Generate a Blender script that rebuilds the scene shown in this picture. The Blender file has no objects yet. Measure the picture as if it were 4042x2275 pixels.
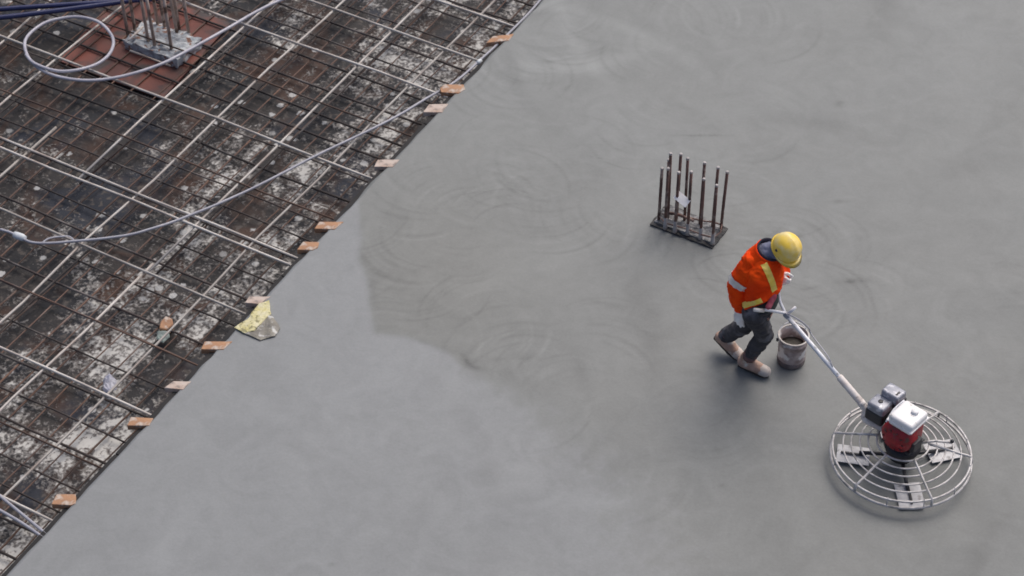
import bpy, bmesh, math, random
import numpy as np
from mathutils import Vector, Matrix, noise
from math import radians as R, sin, cos, pi

random.seed(7)
S = bpy.context.scene
C = S.collection

# ---------------------------------------------------------------- camera
CAM_H, CAM_DEP, FPX, PW, PH = 13.57, 43.0, 9000.0, 4042.0, 2275.0
cd = bpy.data.cameras.new('camera'); cam = bpy.data.objects.new('camera', cd); C.objects.link(cam)
cam.location = (0, 0, CAM_H); cam.rotation_euler = (R(90 - CAM_DEP), 0, 0)
cd.sensor_width = 36; cd.lens = 36 * FPX / PW; cd.clip_end = 500
cd.dof.use_dof = True; cd.dof.focus_distance = 18.2; cd.dof.aperture_fstop = 2.8
S.camera = cam

# ---------------------------------------------------------------- light
w = bpy.data.worlds.new('World'); S.world = w; w.use_nodes = True
nt = w.node_tree; bg = nt.nodes['Background']
sky = nt.nodes.new('ShaderNodeTexSky'); sky.sky_type = 'NISHITA'; sky.sun_disc = False
SUN_EL, SUN_AZ = R(58), R(35)          # azimuth measured from +Y towards +X
sky.sun_elevation = SUN_EL; sky.sun_rotation = SUN_AZ
sky.dust_density = 5.0; sky.ozone_density = 1.2; sky.air_density = 0.6
nt.links.new(sky.outputs[0], bg.inputs[0]); bg.inputs[1].default_value = 0.15
sl = bpy.data.lights.new('sun', 'SUN'); so = bpy.data.objects.new('sun', sl); C.objects.link(so)
sl.energy = 1.3; sl.angle = R(58); sl.color = (1, 0.985, 0.935)
sd = Vector((sin(SUN_AZ) * cos(SUN_EL), cos(SUN_AZ) * cos(SUN_EL), sin(SUN_EL)))
so.rotation_euler = sd.to_track_quat('Z', 'Y').to_euler(); so.location = (10, 30, 30)
S.view_settings.view_transform = 'Standard'; S.view_settings.look = 'None'
S.view_settings.exposure = 0.0; S.view_settings.gamma = 1
S.render.engine = 'CYCLES'
S.cycles.filter_width = 1.7

# ---------------------------------------------------------------- survey: photo pixel -> point on a level plane
_dep = R(CAM_DEP)
_fw = Vector((0, cos(_dep), -sin(_dep))); _rt = Vector((1, 0, 0)); _up = _rt.cross(_fw)
def at(x, y, z=0.0):
    v = _fw * FPX + _rt * (x - PW / 2) - _up * (y - PH / 2)
    return Vector((0, 0, CAM_H)) + v * ((z - CAM_H) / v.z)
def zoom(ox, oy, k):
    return lambda x, y, z=0.0: at(ox + k * x, oy + k * y, z)
K1 = 1100 / 2573
q1, q2, q3, q4, q5 = zoom(0, 0, K1), zoom(1000, 0, K1), zoom(0, 500, K1), zoom(700, 500, K1), zoom(0, 1000, K1)
q6 = zoom(0, 1600, 1100 / 2363); qc = zoom(2500, 550, 500 / 1510)
qw = zoom(2750, 880, 650 / 1450); qt = zoom(3230, 1480, 650 / 1714); qe = zoom(3380, 1480, 350 / 1450)
qf = zoom(0, 0, PW / 2576)
# site axes: U runs along the pour edge, V square to it
U = Vector((0.5, math.sqrt(3) / 2, 0)); V = Vector((math.sqrt(3) / 2, -0.5, 0))
def uv(u, v, z=0.0): return U * u + V * v + Vector((0, 0, z))
def edge_v(u): return -9.02 - 0.014 * (u - 7.86)
DECK = -0.25

# ---------------------------------------------------------------- materials
def mat(name, c1, c2=None, scale=6.0, rough=0.6, metal=0.0, bump=0.0, bscale=40.0, spots=None, sscale=12.0, sthr=(0.55, 0.62), rand=0.0, spec=0.5, detail=6):
    m = bpy.data.materials.new(name); m.use_nodes = True
    t = m.node_tree; n = t.nodes; L = t.links; b = n['Principled BSDF']
    b.inputs['Roughness'].default_value = rough; b.inputs['Metallic'].default_value = metal
    b.inputs['Specular IOR Level'].default_value = spec
    tc = n.new('ShaderNodeTexCoord')
    nz = n.new('ShaderNodeTexNoise'); nz.inputs['Scale'].default_value = scale; nz.inputs['Detail'].default_value = detail
    L.new(tc.outputs['Object'], nz.inputs['Vector'])
    mx = n.new('ShaderNodeMix'); mx.data_type = 'RGBA'
    mx.inputs[6].default_value = (*c1, 1); mx.inputs[7].default_value = (*(c2 or [k * 0.7 for k in c1]), 1)
    rp = n.new('ShaderNodeMapRange'); rp.inputs[1].default_value = 0.35; rp.inputs[2].default_value = 0.65
    L.new(nz.outputs[0], rp.inputs[0]); L.new(rp.outputs[0], mx.inputs[0])
    out = mx.outputs[2]
    if spots:
        n2 = n.new('ShaderNodeTexNoise'); n2.inputs['Scale'].default_value = sscale; n2.inputs['Detail'].default_value = 8
        L.new(tc.outputs['Object'], n2.inputs['Vector'])
        r2 = n.new('ShaderNodeMapRange'); r2.inputs[1].default_value = sthr[0]; r2.inputs[2].default_value = sthr[1]
        L.new(n2.outputs[0], r2.inputs[0])
        m2 = n.new('ShaderNodeMix'); m2.data_type = 'RGBA'; m2.inputs[7].default_value = (*spots, 1)
        L.new(r2.outputs[0], m2.inputs[0]); L.new(out, m2.inputs[6]); out = m2.outputs[2]
    if rand:
        oi = n.new('ShaderNodeObjectInfo'); hs = n.new('ShaderNodeHueSaturation')
        mr = n.new('ShaderNodeMapRange'); mr.inputs[3].default_value = 1 - rand; mr.inputs[4].default_value = 1 + rand
        L.new(oi.outputs['Random'], mr.inputs[0]); L.new(mr.outputs[0], hs.inputs['Value'])
        L.new(out, hs.inputs['Color']); out = hs.outputs[0]
    L.new(out, b.inputs['Base Color'])
    if bump:
        n3 = n.new('ShaderNodeTexNoise'); n3.inputs['Scale'].default_value = bscale; n3.inputs['Detail'].default_value = 5
        L.new(tc.outputs['Object'], n3.inputs['Vector'])
        bp = n.new('ShaderNodeBump'); bp.inputs['Strength'].default_value = bump; bp.inputs['Distance'].default_value = 0.01
        L.new(n3.outputs[0], bp.inputs['Height']); L.new(bp.outputs[0], b.inputs['Normal'])
    return m

M = {}
M['bar_pale'] = mat('bar_pale', (0.54, 0.51, 0.47), (0.34, 0.30, 0.27), 3, 0.5, 0.1, spots=(0.20, 0.12, 0.08), sscale=1.5, sthr=(0.54, 0.66), rand=0.3)
M['bar_rust'] = mat('bar_rust', (0.15, 0.085, 0.058), (0.065, 0.045, 0.04), 1.5, 0.7, 0.1, spots=(0.26, 0.22, 0.20), sscale=1.1, sthr=(0.56, 0.66), rand=0.45)
M['bar_dark'] = mat('bar_dark', (0.05, 0.036, 0.032), (0.025, 0.022, 0.022), 1.5, 0.7, 0.1, spots=(0.22, 0.20, 0.19), sscale=1.1, sthr=(0.55, 0.66), rand=0.4)
M['starter'] = mat('starter', (0.20, 0.105, 0.082), (0.085, 0.05, 0.042), 7, 0.7, 0.05, bump=0.5, bscale=110, spots=(0.30, 0.24, 0.21), sscale=9, sthr=(0.54, 0.64))
M['starter_pale'] = mat('starter_pale', (0.52, 0.42, 0.36), (0.34, 0.25, 0.20), 9, 0.6, 0.1, spots=(0.12, 0.07, 0.05), sscale=7)
M['bar_tip'] = mat('bar_tip', (0.50, 0.47, 0.45), (0.34, 0.31, 0.30), 20, rough=0.6)
M['wood'] = mat('wood', (0.46, 0.25, 0.135), (0.28, 0.15, 0.085), 7, 0.75, bump=0.3, spots=(0.52, 0.44, 0.37), sscale=14, sthr=(0.5, 0.64))
M['wood_pale'] = mat('wood_pale', (0.56, 0.48, 0.42), (0.44, 0.32, 0.25), 9, 0.8, bump=0.3, spots=(0.3, 0.25, 0.22), sscale=18)
M['edge_ply_shade'] = mat('edge_ply_shade', (0.022, 0.020, 0.020), (0.010, 0.010, 0.011), 8, 0.8)  # near-black: shade of the edge gap put into the colour
M['conduit'] = mat('conduit', (0.42, 0.42, 0.46), (0.30, 0.30, 0.34), 4, 0.35)
M['hose'] = mat('hose', (0.50, 0.49, 0.53), (0.36, 0.35, 0.40), 5, 0.32)
M['white_plastic'] = mat('white_plastic', (0.70, 0.74, 0.76), (0.55, 0.58, 0.6), 20, 0.4)
M['blue_pipe'] = mat('blue_pipe', (0.018, 0.022, 0.075), (0.03, 0.035, 0.10), 4, 0.22)
M['red_ply'] = mat('red_ply', (0.19, 0.050, 0.032), (0.10, 0.036, 0.028), 2.4, 0.6, bump=0.1, spots=(0.045, 0.032, 0.03), sscale=3.5, sthr=(0.50, 0.64))
M['grout'] = mat('grout', (0.5, 0.53, 0.54), (0.22, 0.22, 0.23), 14, 0.85, bump=0.8, bscale=40, spots=(0.24, 0.13, 0.09), sscale=17, sthr=(0.58, 0.64))
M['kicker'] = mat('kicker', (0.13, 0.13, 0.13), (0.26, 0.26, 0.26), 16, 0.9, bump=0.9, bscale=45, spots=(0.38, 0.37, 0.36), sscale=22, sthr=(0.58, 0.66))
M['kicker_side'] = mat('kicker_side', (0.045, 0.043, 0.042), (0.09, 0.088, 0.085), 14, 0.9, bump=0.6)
M['paper'] = mat('paper', (0.9, 0.89, 0.88), (0.86, 0.85, 0.84), 20, 0.6)
M['yellow_sheet'] = mat('yellow_sheet', (0.56, 0.50, 0.20), (0.60, 0.56, 0.36), 14, 0.55, bump=0.5, spots=(0.24, 0.22, 0.10), sscale=22, sthr=(0.58, 0.64))
M['grey_sheet'] = mat('grey_sheet', (0.24, 0.22, 0.17), (0.15, 0.14, 0.12), 10, 0.4, bump=0.4, spots=(0.50, 0.50, 0.47), sscale=14, sthr=(0.56, 0.64))
M['mint'] = mat('mint', (0.26, 0.33, 0.29), (0.17, 0.20, 0.19), 16, 0.6)
M['lilac'] = mat('lilac', (0.20, 0.21, 0.28), (0.38, 0.38, 0.42), 14, 0.5)
# worker
M['skin'] = mat('skin', (0.50, 0.26, 0.19), (0.44, 0.21, 0.15), 12, 0.5)
M['hivis'] = mat('hivis', (0.98, 0.085, 0.006), (0.90, 0.055, 0.005), 6, 0.8, bump=0.5, bscale=24, spec=0.12, spots=(0.62, 0.035, 0.006), sscale=5, sthr=(0.58, 0.72))
M['hivis_yellow'] = mat('hivis_yellow', (0.92, 0.64, 0.07), (0.95, 0.74, 0.20), 14, 0.45)
M['reflective'] = mat('reflective', (0.80, 0.76, 0.70), (0.68, 0.62, 0.58), 14, 0.4)
M['navy'] = mat('navy', (0.018, 0.018, 0.035), (0.03, 0.028, 0.045), 12, 0.8)
M['hood'] = mat('hood', (0.20, 0.21, 0.30), (0.12, 0.13, 0.19), 9, 0.85, bump=0.3)
M['trouser'] = mat('trouser', (0.065, 0.062, 0.068), (0.036, 0.034, 0.039), 7, 0.85, bump=0.6, bscale=22, spots=(0.14, 0.14, 0.155), sscale=6, sthr=(0.56, 0.7))
M['boot'] = mat('boot', (0.50, 0.33, 0.25), (0.36, 0.23, 0.17), 14, 0.65, bump=0.3, spots=(0.58, 0.53, 0.46), sscale=9, sthr=(0.54, 0.64))
M['boot_toe'] = mat('boot_toe', (0.60, 0.53, 0.48), (0.50, 0.44, 0.39), 14, 0.65)
M['sole'] = mat('sole', (0.04, 0.035, 0.03), (0.07, 0.06, 0.05), 14, 0.8)
M['glove'] = mat('glove', (0.92, 0.91, 0.88), (0.82, 0.76, 0.71), 16, 0.75, bump=0.2)
M['glove_cuff'] = mat('glove_cuff', (0.20, 0.11, 0.10), (0.13, 0.08, 0.08), 16, 0.8)
M['helmet'] = mat('helmet', (0.93, 0.62, 0.05), (0.92, 0.66, 0.12), 6, 0.35, spots=(0.88, 0.72, 0.34), sscale=9, sthr=(0.50, 0.68))
M['black'] = mat('black', (0.02, 0.02, 0.022), (0.035, 0.035, 0.04), 12, 0.45)
M['shirt'] = mat('shirt', (0.02, 0.04, 0.028), (0.03, 0.03, 0.03), 12, 0.8)
M['pink_cloth'] = mat('pink_cloth', (0.30, 0.03, 0.055), (0.42, 0.10, 0.13), 12, 0.8)
# trowel machine and bucket
M['chrome'] = mat('chrome', (0.82, 0.83, 0.86), (0.70, 0.71, 0.75), 14, 0.4, 0.05, spots=(0.40, 0.39, 0.38), sscale=22, sthr=(0.6, 0.68))
M['pale_paint'] = mat('pale_paint', (0.80, 0.76, 0.72), (0.66, 0.58, 0.53), 14, 0.5, spots=(0.40, 0.36, 0.33), sscale=24, sthr=(0.6, 0.68))
M['ring'] = mat('ring', (0.64, 0.62, 0.60), (0.44, 0.42, 0.41), 14, 0.45, 0.15, spots=(0.27, 0.26, 0.25), sscale=9, sthr=(0.55, 0.66))
M['blade'] = mat('blade', (0.60, 0.60, 0.61), (0.44, 0.44, 0.45), 12, 0.45, 0.1, spots=(0.30, 0.29, 0.29), sscale=14, sthr=(0.6, 0.68))
M['engine_red'] = mat('engine_red', (0.42, 0.012, 0.022), (0.25, 0.012, 0.016), 14, 0.4, spots=(0.12, 0.05, 0.04), sscale=14, sthr=(0.58, 0.7))
M['tank'] = mat('tank', (0.88, 0.87, 0.86), (0.84, 0.82, 0.80), 10, 0.3, spots=(0.6, 0.57, 0.52), sscale=16, sthr=(0.62, 0.7))
M['dark_metal'] = mat('dark_metal', (0.03, 0.03, 0.035), (0.06, 0.058, 0.06), 14, 0.5, 0.2)
M['steel_grey'] = mat('steel_grey', (0.33, 0.34, 0.38), (0.24, 0.25, 0.29), 16, 0.35, 0.2, spots=(0.55, 0.55, 0.58), sscale=26)
M['bucket'] = mat('bucket', (0.50, 0.41, 0.38), (0.24, 0.18, 0.17), 15, 0.65, spots=(0.74, 0.70, 0.66), sscale=9, sthr=(0.52, 0.60), bump=0.3)
M['bucket_shade'] = mat('bucket_shade', (0.09, 0.07, 0.07), (0.22, 0.18, 0.17), 10, 0.8, bump=0.4)
M['rim'] = mat('rim', (0.62, 0.58, 0.52), (0.48, 0.43, 0.39), 12, 0.5)
M['slurry'] = mat('slurry', (0.06, 0.056, 0.044), (0.10, 0.092, 0.078), 18, 0.5, bump=0.4)

# ---------------------------------------------------------------- object helpers
def link(name, me, material=None, parent=None, smooth=False):
    o = bpy.data.objects.new(name, me); C.objects.link(o)
    if material is not None and not me.materials: me.materials.append(material)
    if smooth:
        for p in me.polygons: p.use_smooth = True
    if parent is not None: o.parent = parent; o.matrix_parent_inverse = parent.matrix_world.inverted()
    return o
def obj(name, bm, material, parent=None, smooth=False):
    me = bpy.data.meshes.new(name); bmesh.ops.recalc_face_normals(bm, faces=bm.faces[:])
    bm.to_mesh(me); bm.free()
    return link(name, me, material, parent, smooth)
def tag(o, label=None, cat=None, group=None, kind=None):
    if label: o['label'] = label
    if cat: o['category'] = cat
    if group: o['group'] = group
    if kind: o['kind'] = kind
    return o
def thing(name, loc, label, cat, group=None):
    o = bpy.data.objects.new(name, None); C.objects.link(o); o.location = loc
    o.empty_display_size = 0.1
    o.matrix_world = Matrix.Translation(loc)
    return tag(o, label, cat, group)
def spline(pts, n=8):
    P = [Vector(p) for p in pts]
    if len(P) < 3: return P
    out = []
    for i in range(len(P) - 1):
        a = P[i - 1] if i else P[0] * 2 - P[1]; b, c = P[i], P[i + 1]
        d = P[i + 2] if i + 2 < len(P) else P[-1] * 2 - P[-2]
        for k in range(n):
            t = k / n
            out.append(0.5 * ((2 * b) + (c - a) * t + (2 * a - 5 * b + 4 * c - d) * t * t + (3 * b - a - 3 * c + d) * t ** 3))
    out.append(P[-1]); return out
def add_tube(bm, pts, r, seg=8, closed=False):
    P = [Vector(p) for p in pts]; n = len(P); rr = r if hasattr(r, '__len__') else [r] * n
    rings = []; nrm = None
    for i in range(n):
        if closed: t = P[(i + 1) % n] - P[i - 1]
        else: t = P[min(i + 1, n - 1)] - P[max(i - 1, 0)]
        t.normalize()
        if nrm is None:
            nrm = t.cross(Vector((0, 0, 1)))
            if nrm.length < 1e-3: nrm = t.cross(Vector((1, 0, 0)))
        nrm = (nrm - t * nrm.dot(t)).normalized(); bi = t.cross(nrm)
        rings.append([bm.verts.new(P[i] + (nrm * cos(2 * pi * k / seg) + bi * sin(2 * pi * k / seg)) * rr[i]) for k in range(seg)])
    m = n if closed else n - 1
    for i in range(m):
        a, b = rings[i], rings[(i + 1) % n]
        for k in range(seg):
            bm.faces.new((a[k], a[(k + 1) % seg], b[(k + 1) % seg], b[k]))
    if not closed:
        bm.faces.new(rings[0][::-1]); bm.faces.new(rings[-1])
def tube(name, pts, r, material, parent=None, seg=8, closed=False):
    bm = bmesh.new(); add_tube(bm, pts, r, seg, closed); return obj(name, bm, material, parent, True)
def frame(x, y):
    x = Vector(x).normalized(); y = Vector(y); y = (y - x * y.dot(x)).normalized(); z = x.cross(y)
    return Matrix((x, y, z)).transposed().to_4x4()
def add_box(bm, c, size, rot=None, bevel=0.0, seg=2):
    g = bmesh.ops.create_cube(bm, size=1.0); vs = g['verts']
    bmesh.ops.scale(bm, vec=size, verts=vs)
    if bevel:
        es = list({e for v in vs for e in v.link_edges})
        rr = bmesh.ops.bevel(bm, geom=es, offset=bevel, segments=seg, affect='EDGES', profile=0.5)
        vs = list(set(rr['verts']) | {v for v in vs if v.is_valid})
    mtx = Matrix.Translation(c) @ (rot if rot else Matrix.Identity(4))
    bmesh.ops.transform(bm, matrix=mtx, verts=vs); return vs
def box(name, c, size, material, parent=None, rot=None, bevel=0.0, seg=2, smooth=False):
    bm = bmesh.new(); add_box(bm, c, size, rot, bevel, seg); return obj(name, bm, material, parent, smooth)
def add_lathe(bm, prof, c=(0, 0, 0), rot=None, seg=28, cap=True):
    mtx = Matrix.Translation(c) @ (rot if rot else Matrix.Identity(4)); rings = []
    for (r, z) in prof:
        rings.append([bm.verts.new(mtx @ Vector((r * cos(2 * pi * k / seg), r * sin(2 * pi * k / seg), z))) for k in range(seg)])
    for a, b in zip(rings, rings[1:]):
        for k in range(seg): bm.faces.new((a[k], a[(k + 1) % seg], b[(k + 1) % seg], b[k]))
    if cap:
        bm.faces.new(rings[0][::-1]); bm.faces.new(rings[-1])
def lathe(name, prof, c, material, parent=None, rot=None, seg=28, cap=True, smooth=True):
    bm = bmesh.new(); add_lathe(bm, prof, c, rot, seg, cap); return obj(name, bm, material, parent, smooth)
def slab_poly(name, pts, thick, material, parent=None, rough=0.0, bevel=0.0):
    """solid with the given top outline and thickness downwards"""
    bm = bmesh.new(); top = [bm.verts.new(p) for p in pts]; f = bm.faces.new(top)
    ex = bmesh.ops.extrude_face_region(bm, geom=[f]); vs = [v for v in ex['geom'] if isinstance(v, bmesh.types.BMVert)]
    bmesh.ops.translate(bm, vec=(0, 0, -thick), verts=vs)
    if bevel: bmesh.ops.bevel(bm, geom=bm.edges[:], offset=bevel, segments=1, affect='EDGES')
    return obj(name, bm, material, parent)
def crumple(name, pts, thick, material, parent=None, sub=4, amp=0.02, fr=9.0, base=None):
    """lumpy sheet filling an outline"""
    bm = bmesh.new(); vs = [bm.verts.new(p) for p in pts]; c = sum((v.co for v in vs), Vector()) / len(vs)
    cv = bm.verts.new(c)
    for i in range(len(vs)): bm.faces.new((vs[i], vs[(i + 1) % len(vs)], cv))
    bmesh.ops.subdivide_edges(bm, edges=bm.edges[:], cuts=sub, use_grid_fill=True)
    bmesh.ops.triangulate(bm, faces=bm.faces[:])
    bm.normal_update()
    for v in bm.verts:
        q = v.co * fr
        v.co.z += amp * (noise.noise(q) + 0.6 * abs(noise.noise(q * 2.3))) + (0.0 if v.is_boundary else amp * 0.5)
        v.co.x += amp * 0.7 * noise.noise(q + Vector((5, 2, 1))); v.co.y += amp * 0.7 * noise.noise(q + Vector((1, 7, 3)))
    ex = bmesh.ops.extrude_face_region(bm, geom=bm.faces[:])
    bmesh.ops.translate(bm, vec=(0, 0, -thick), verts=[v for v in ex['geom'] if isinstance(v, bmesh.types.BMVert)])
    return obj(name, bm, material, parent)

class Blob:
    """union of rounded limbs and ellipsoids, re-meshed into one continuous skin"""
    def __init__(s): s.bm = bmesh.new()
    def ell(s, c, rad, rot=None, sub=3):
        g = bmesh.ops.create_icosphere(s.bm, subdivisions=sub, radius=1.0)
        m = Matrix.Translation(c) @ (rot if rot else Matrix.Identity(4)) @ Matrix.Diagonal((*(rad if hasattr(rad, '__len__') else (rad,) * 3), 1))
        bmesh.ops.transform(s.bm, matrix=m, verts=g['verts']); return s
    def cap(s, a, b, ra, rb=None):
        a, b = Vector(a), Vector(b); rb = ra if rb is None else rb
        n = max(2, int((b - a).length / (min(ra, rb) * 0.35)))
        for i in range(n + 1):
            t = i / n; s.ell(a.lerp(b, t), ra + (rb - ra) * t, sub=2)
        return s
    def chain(s, pts, rad):
        for i in range(len(pts) - 1): s.cap(pts[i], pts[i + 1], rad[i], rad[i + 1])
        return s
    def mesh(s, vox, it=4, wr=0.0, wf=12.0, wdir=None):
        me = bpy.data.meshes.new('skin'); s.bm.to_mesh(me); s.bm.free()
        o = bpy.data.objects.new('skin', me); C.objects.link(o)
        md = o.modifiers.new('r', 'REMESH'); md.mode = 'VOXEL'; md.voxel_size = vox
        dg = bpy.context.evaluated_depsgraph_get(); dg.update()
        me2 = bpy.data.meshes.new_from_object(o.evaluated_get(dg))
        bpy.data.objects.remove(o); bpy.data.meshes.remove(me)
        bm = bmesh.new(); bm.from_mesh(me2); bpy.data.meshes.remove(me2)
        for _ in range(it): bmesh.ops.smooth_vert(bm, verts=bm.verts[:], factor=0.5, use_axis_x=True, use_axis_y=True, use_axis_z=True)
        bm.normal_update()
        if wr:
            for v in bm.verts:
                q = Vector((v.co.x, v.co.y, v.co.z * 1.5)) * wf
                d = noise.noise(q) + 0.5 * (1 - 2 * abs(noise.noise(q * 1.9 + Vector((3, 1, 4)))))
                v.co += v.normal * wr * d
        bm.normal_update(); return bm

# ================================================================= SETTING
BOUND = [(905, 540), (912, 600), (905, 655), (926, 700), (930, 760), (946, 840), (1020, 845), (1085, 866), (1132, 890), (1168, 925),
         (1235, 965), (1330, 1030), (1430, 1110), (1560, 1230), (1700, 1480)]
def build_slab():
    us = np.concatenate([[-60, -25, 2, 5.5], np.arange(6.6, 20.6, 0.022), [22, 30, 60, 100]])
    ss = np.concatenate([np.arange(0, 7.3, 0.022), [8, 10, 16, 40, 90]])
    nu, ns = len(us), len(ss)
    Ug, Sg = np.meshgrid(us, ss, indexing='ij')
    Vg = (-9.02 - 0.014 * (Ug - 7.86)) + Sg
    rng = np.random.default_rng(3)
    # ragged pour edge
    wob = np.interp(us, np.arange(-60, 101, 0.13), rng.normal(0, 0.005, len(np.arange(-60, 101, 0.13)))) + np.interp(us, np.arange(-60, 101, 0.9), rng.normal(0, 0.002, len(np.arange(-60, 101, 0.9))))
    Vg[:, 0] += wob
    X = 0.5 * Ug + math.sqrt(3) / 2 * Vg; Y = math.sqrt(3) / 2 * Ug - 0.5 * Vg
    Z = np.zeros_like(X)
    # signed distance to the border of the last, untrowelled pour (positive = still fresh)
    P = np.array([qf(*p)[:2] for p in BOUND]); best = np.full(X.shape, 1e9); sgn = np.zeros(X.shape); soft = np.full(X.shape, 0.055)
    for i in range(len(P) - 1):
        a, b = P[i], P[i + 1]; d = b - a; L2 = d @ d
        t = np.clip(((X - a[0]) * d[0] + (Y - a[1]) * d[1]) / L2, 0 if i else -50, 1 if i < len(P) - 2 else 50)
        dx, dy = X - (a[0] + t * d[0]), Y - (a[1] + t * d[1]); D = np.hypot(dx, dy)
        side = d[0] * dy - d[1] * dx
        up = D < best - 1e-9; best = np.where(up, D, best); sgn = np.where(up, -np.sign(side), sgn)
        soft = np.where(up, 0.05 + 0.9 * max(0, (i - 8) / 5.0) ** 1.5, soft)
    fresh = np.clip(0.5 + 0.5 * best * sgn / soft, 0, 1)
    # trowelling marks: sweeping arcs left by the blades along overlapping passes
    mark = np.zeros_like(X)
    def arc(cx, cy, r, a0, span, amp, wd):
        i0, i1 = np.searchsorted(us, [0, 0]); 
        uc, vc = 0.5 * cx + math.sqrt(3) / 2 * cy, math.sqrt(3) / 2 * cx - 0.5 * cy
        sc = vc - (-9.02 - 0.014 * (uc - 7.86))
        i0, i1 = np.searchsorted(us, [uc - r - .1, uc + r + .1]); j0, j1 = np.searchsorted(ss, [sc - r - .1, sc + r + .1])
        if i1 <= i0 or j1 <= j0: return
        dx, dy = X[i0:i1, j0:j1] - cx, Y[i0:i1, j0:j1] - cy
        rr = np.hypot(dx, dy); th = (np.arctan2(dy, dx) - a0 + pi) % (2 * pi) - pi
        g = np.exp(-((rr - r) / wd) ** 2) * np.clip(1 - (th / span) ** 2, 0, 1) ** 0.7
        mark[i0:i1, j0:j1] += amp * g
    for k in range(70):
        mid = k < 48
        x, y = (rng.uniform(-1.8, 2.6), rng.uniform(12.8, 19.0)) if mid else (rng.uniform(-2.0, 5.0), rng.uniform(11.8, 19.5))
        a = rng.uniform(0, 2 * pi); turn = rng.normal(0, 0.06); r = rng.uniform(0.40, 0.60); k_ = 1.0 if mid else 0.4
        for s in range(int(rng.uniform(12, 30))):
            x += 0.058 * cos(a); y += 0.058 * sin(a); a += turn
            arc(x, y, r + rng.normal(0, .012), a + rng.normal(0, .2), rng.uniform(0.3, 1.0), k_ * rng.normal(0.15, 0.42), rng.uniform(0.009, 0.02))
    for k in range(60):                                  # broad bands left by single turns
        arc(rng.uniform(-2.5, 5), rng.uniform(11, 19.5), rng.uniform(.8, 3.6), rng.uniform(0, 6.28), rng.uniform(.2, .6), rng.normal(0, 0.42), rng.uniform(.04, .16))
    mark *= (1 - 0.9 * fresh)
    for k in range(40):                                  # wide float sweeps over the fresh part
        arc(rng.uniform(-3, 2), rng.uniform(9, 13.5), rng.uniform(.9, 2.6), rng.uniform(0, 6.28), rng.uniform(.3, .8), rng.normal(0, 0.30), rng.uniform(.04, .14))
    # dark wet smudges, foot prints, drag lines, and soft shade painted below the worker
    smud_shade = np.zeros_like(X)
    def smudge_shade(px, py, rx, ry, amp, ang=0.0):
        c = qf(px, py); dx, dy = X - c.x, Y - c.y
        a, b = dx * cos(ang) + dy * sin(ang), -dx * sin(ang) + dy * cos(ang)
        smud_shade[:] += amp * np.exp(-(a / rx) ** 2 - (b / ry) ** 2)
    for (px, py, rx, ry, am, an) in [(2113, 262, .05, .05, .8, 0), (2110, 508, .09, .025, .7, .1), (2145, 708, .14, .03, .8, .1), (2040, 725, .1, .02, .5, .3),
            (1765, 341, .22, .014, .8, 0), (1425, 222, .05, .03, .5, .8), (1815, 1222, .02, .02, .7, 0), (1172, 905, .09, .025, 1.0, -1.1), (1195, 925, .07, .03, .8, -.4),
            (1540, 770, .14, .03, .45, -.3), (1465, 940, .05, .25, .25, .2), (1900, 1035, .35, .15, .22, .3), (835, 1420, .03, .02, .5, 0), (938, 735, .03, .14, .35, .1), (1060, 862, .3, .04, .25, -.35),
            (1010, 660, .5, .5, .12, 0), (1480, 460, .5, .2, .18, .5), (1700, 180, .6, .12, .14, .2), (2250, 640, .4, .12, .10, .4), (1330, 900, .12, .05, .25, -.2), (1250, 905, .2, .03, .3, .1)]:
        smudge_shade(px, py, rx, ry, am, an)
    # the marks are shallow, real relief too
    Z += 0.0008 * np.clip(mark, -1, 2)
    co = np.stack([X, Y, Z], -1).reshape(-1, 3)
    idx = np.arange(nu * ns).reshape(nu, ns)
    q = np.stack([idx[:-1, :-1], idx[:-1, 1:], idx[1:, 1:], idx[1:, :-1]], -1).reshape(-1, 4)
    e = idx[:, 0]; low = co[e].copy(); low[:, 2] = DECK + 0.004; base = len(co); co = np.vstack([co, low])
    lo = base + np.arange(nu)
    q2_ = np.stack([e[:-1], e[1:], lo[1:], lo[:-1]], -1)
    q = np.vstack([q, q2_])
    me = bpy.data.meshes.new('concrete_slab')
    me.vertices.add(len(co)); me.vertices.foreach_set('co', co.astype(np.float32).ravel())
    me.loops.add(q.size); me.loops.foreach_set('vertex_index', q.astype(np.int32).ravel())
    me.polygons.add(len(q)); me.polygons.foreach_set('loop_start', np.arange(0, q.size, 4, dtype=np.int32)); me.polygons.foreach_set('loop_total', np.full(len(q), 4, dtype=np.int32))
    me.update(calc_edges=True)
        # painted light falloff: far end paler, near right corner darker; fresh pour slightly paler
    light_falloff = np.clip(1.0 + 0.025 * (Y - 14.5) - 0.014 * np.clip(X, 0, 5) + 0.03 * fresh, 0.85, 1.12)
    wc = qf(1080, 690); warm = 0.85 * np.exp(-((X - wc.x) / 1.1) ** 2 - ((Y - wc.y) / 1.5) ** 2) * (1 - fresh)
    for nm, arr in (('fresh', fresh), ('mark', mark), ('smudge_shade', smud_shade), ('light_falloff', light_falloff), ('warm', warm)):
        a = me.attributes.new(nm, 'FLOAT', 'POINT'); a.data.foreach_set('value', np.concatenate([arr.ravel(), np.zeros(nu)]).astype(np.float32))
    for p in me.polygons: p.use_smooth = True
    m = bpy.data.materials.new('wet_concrete'); m.use_nodes = True; t = m.node_tree; n = t.nodes; L = t.links; b = n['Principled BSDF']
    tc = n.new('ShaderNodeTexCoord')
    def attr(nm): a = n.new('ShaderNodeAttribute'); a.attribute_name = nm; return a.outputs['Fac']
    def nz(scale, det=5, dist=0.0):
        k = n.new('ShaderNodeTexNoise'); k.inputs['Scale'].default_value = scale; k.inputs['Detail'].default_value = det; k.inputs['Distortion'].default_value = dist
        L.new(tc.outputs['Object'], k.inputs['Vector']); return k.outputs[0]
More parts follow.
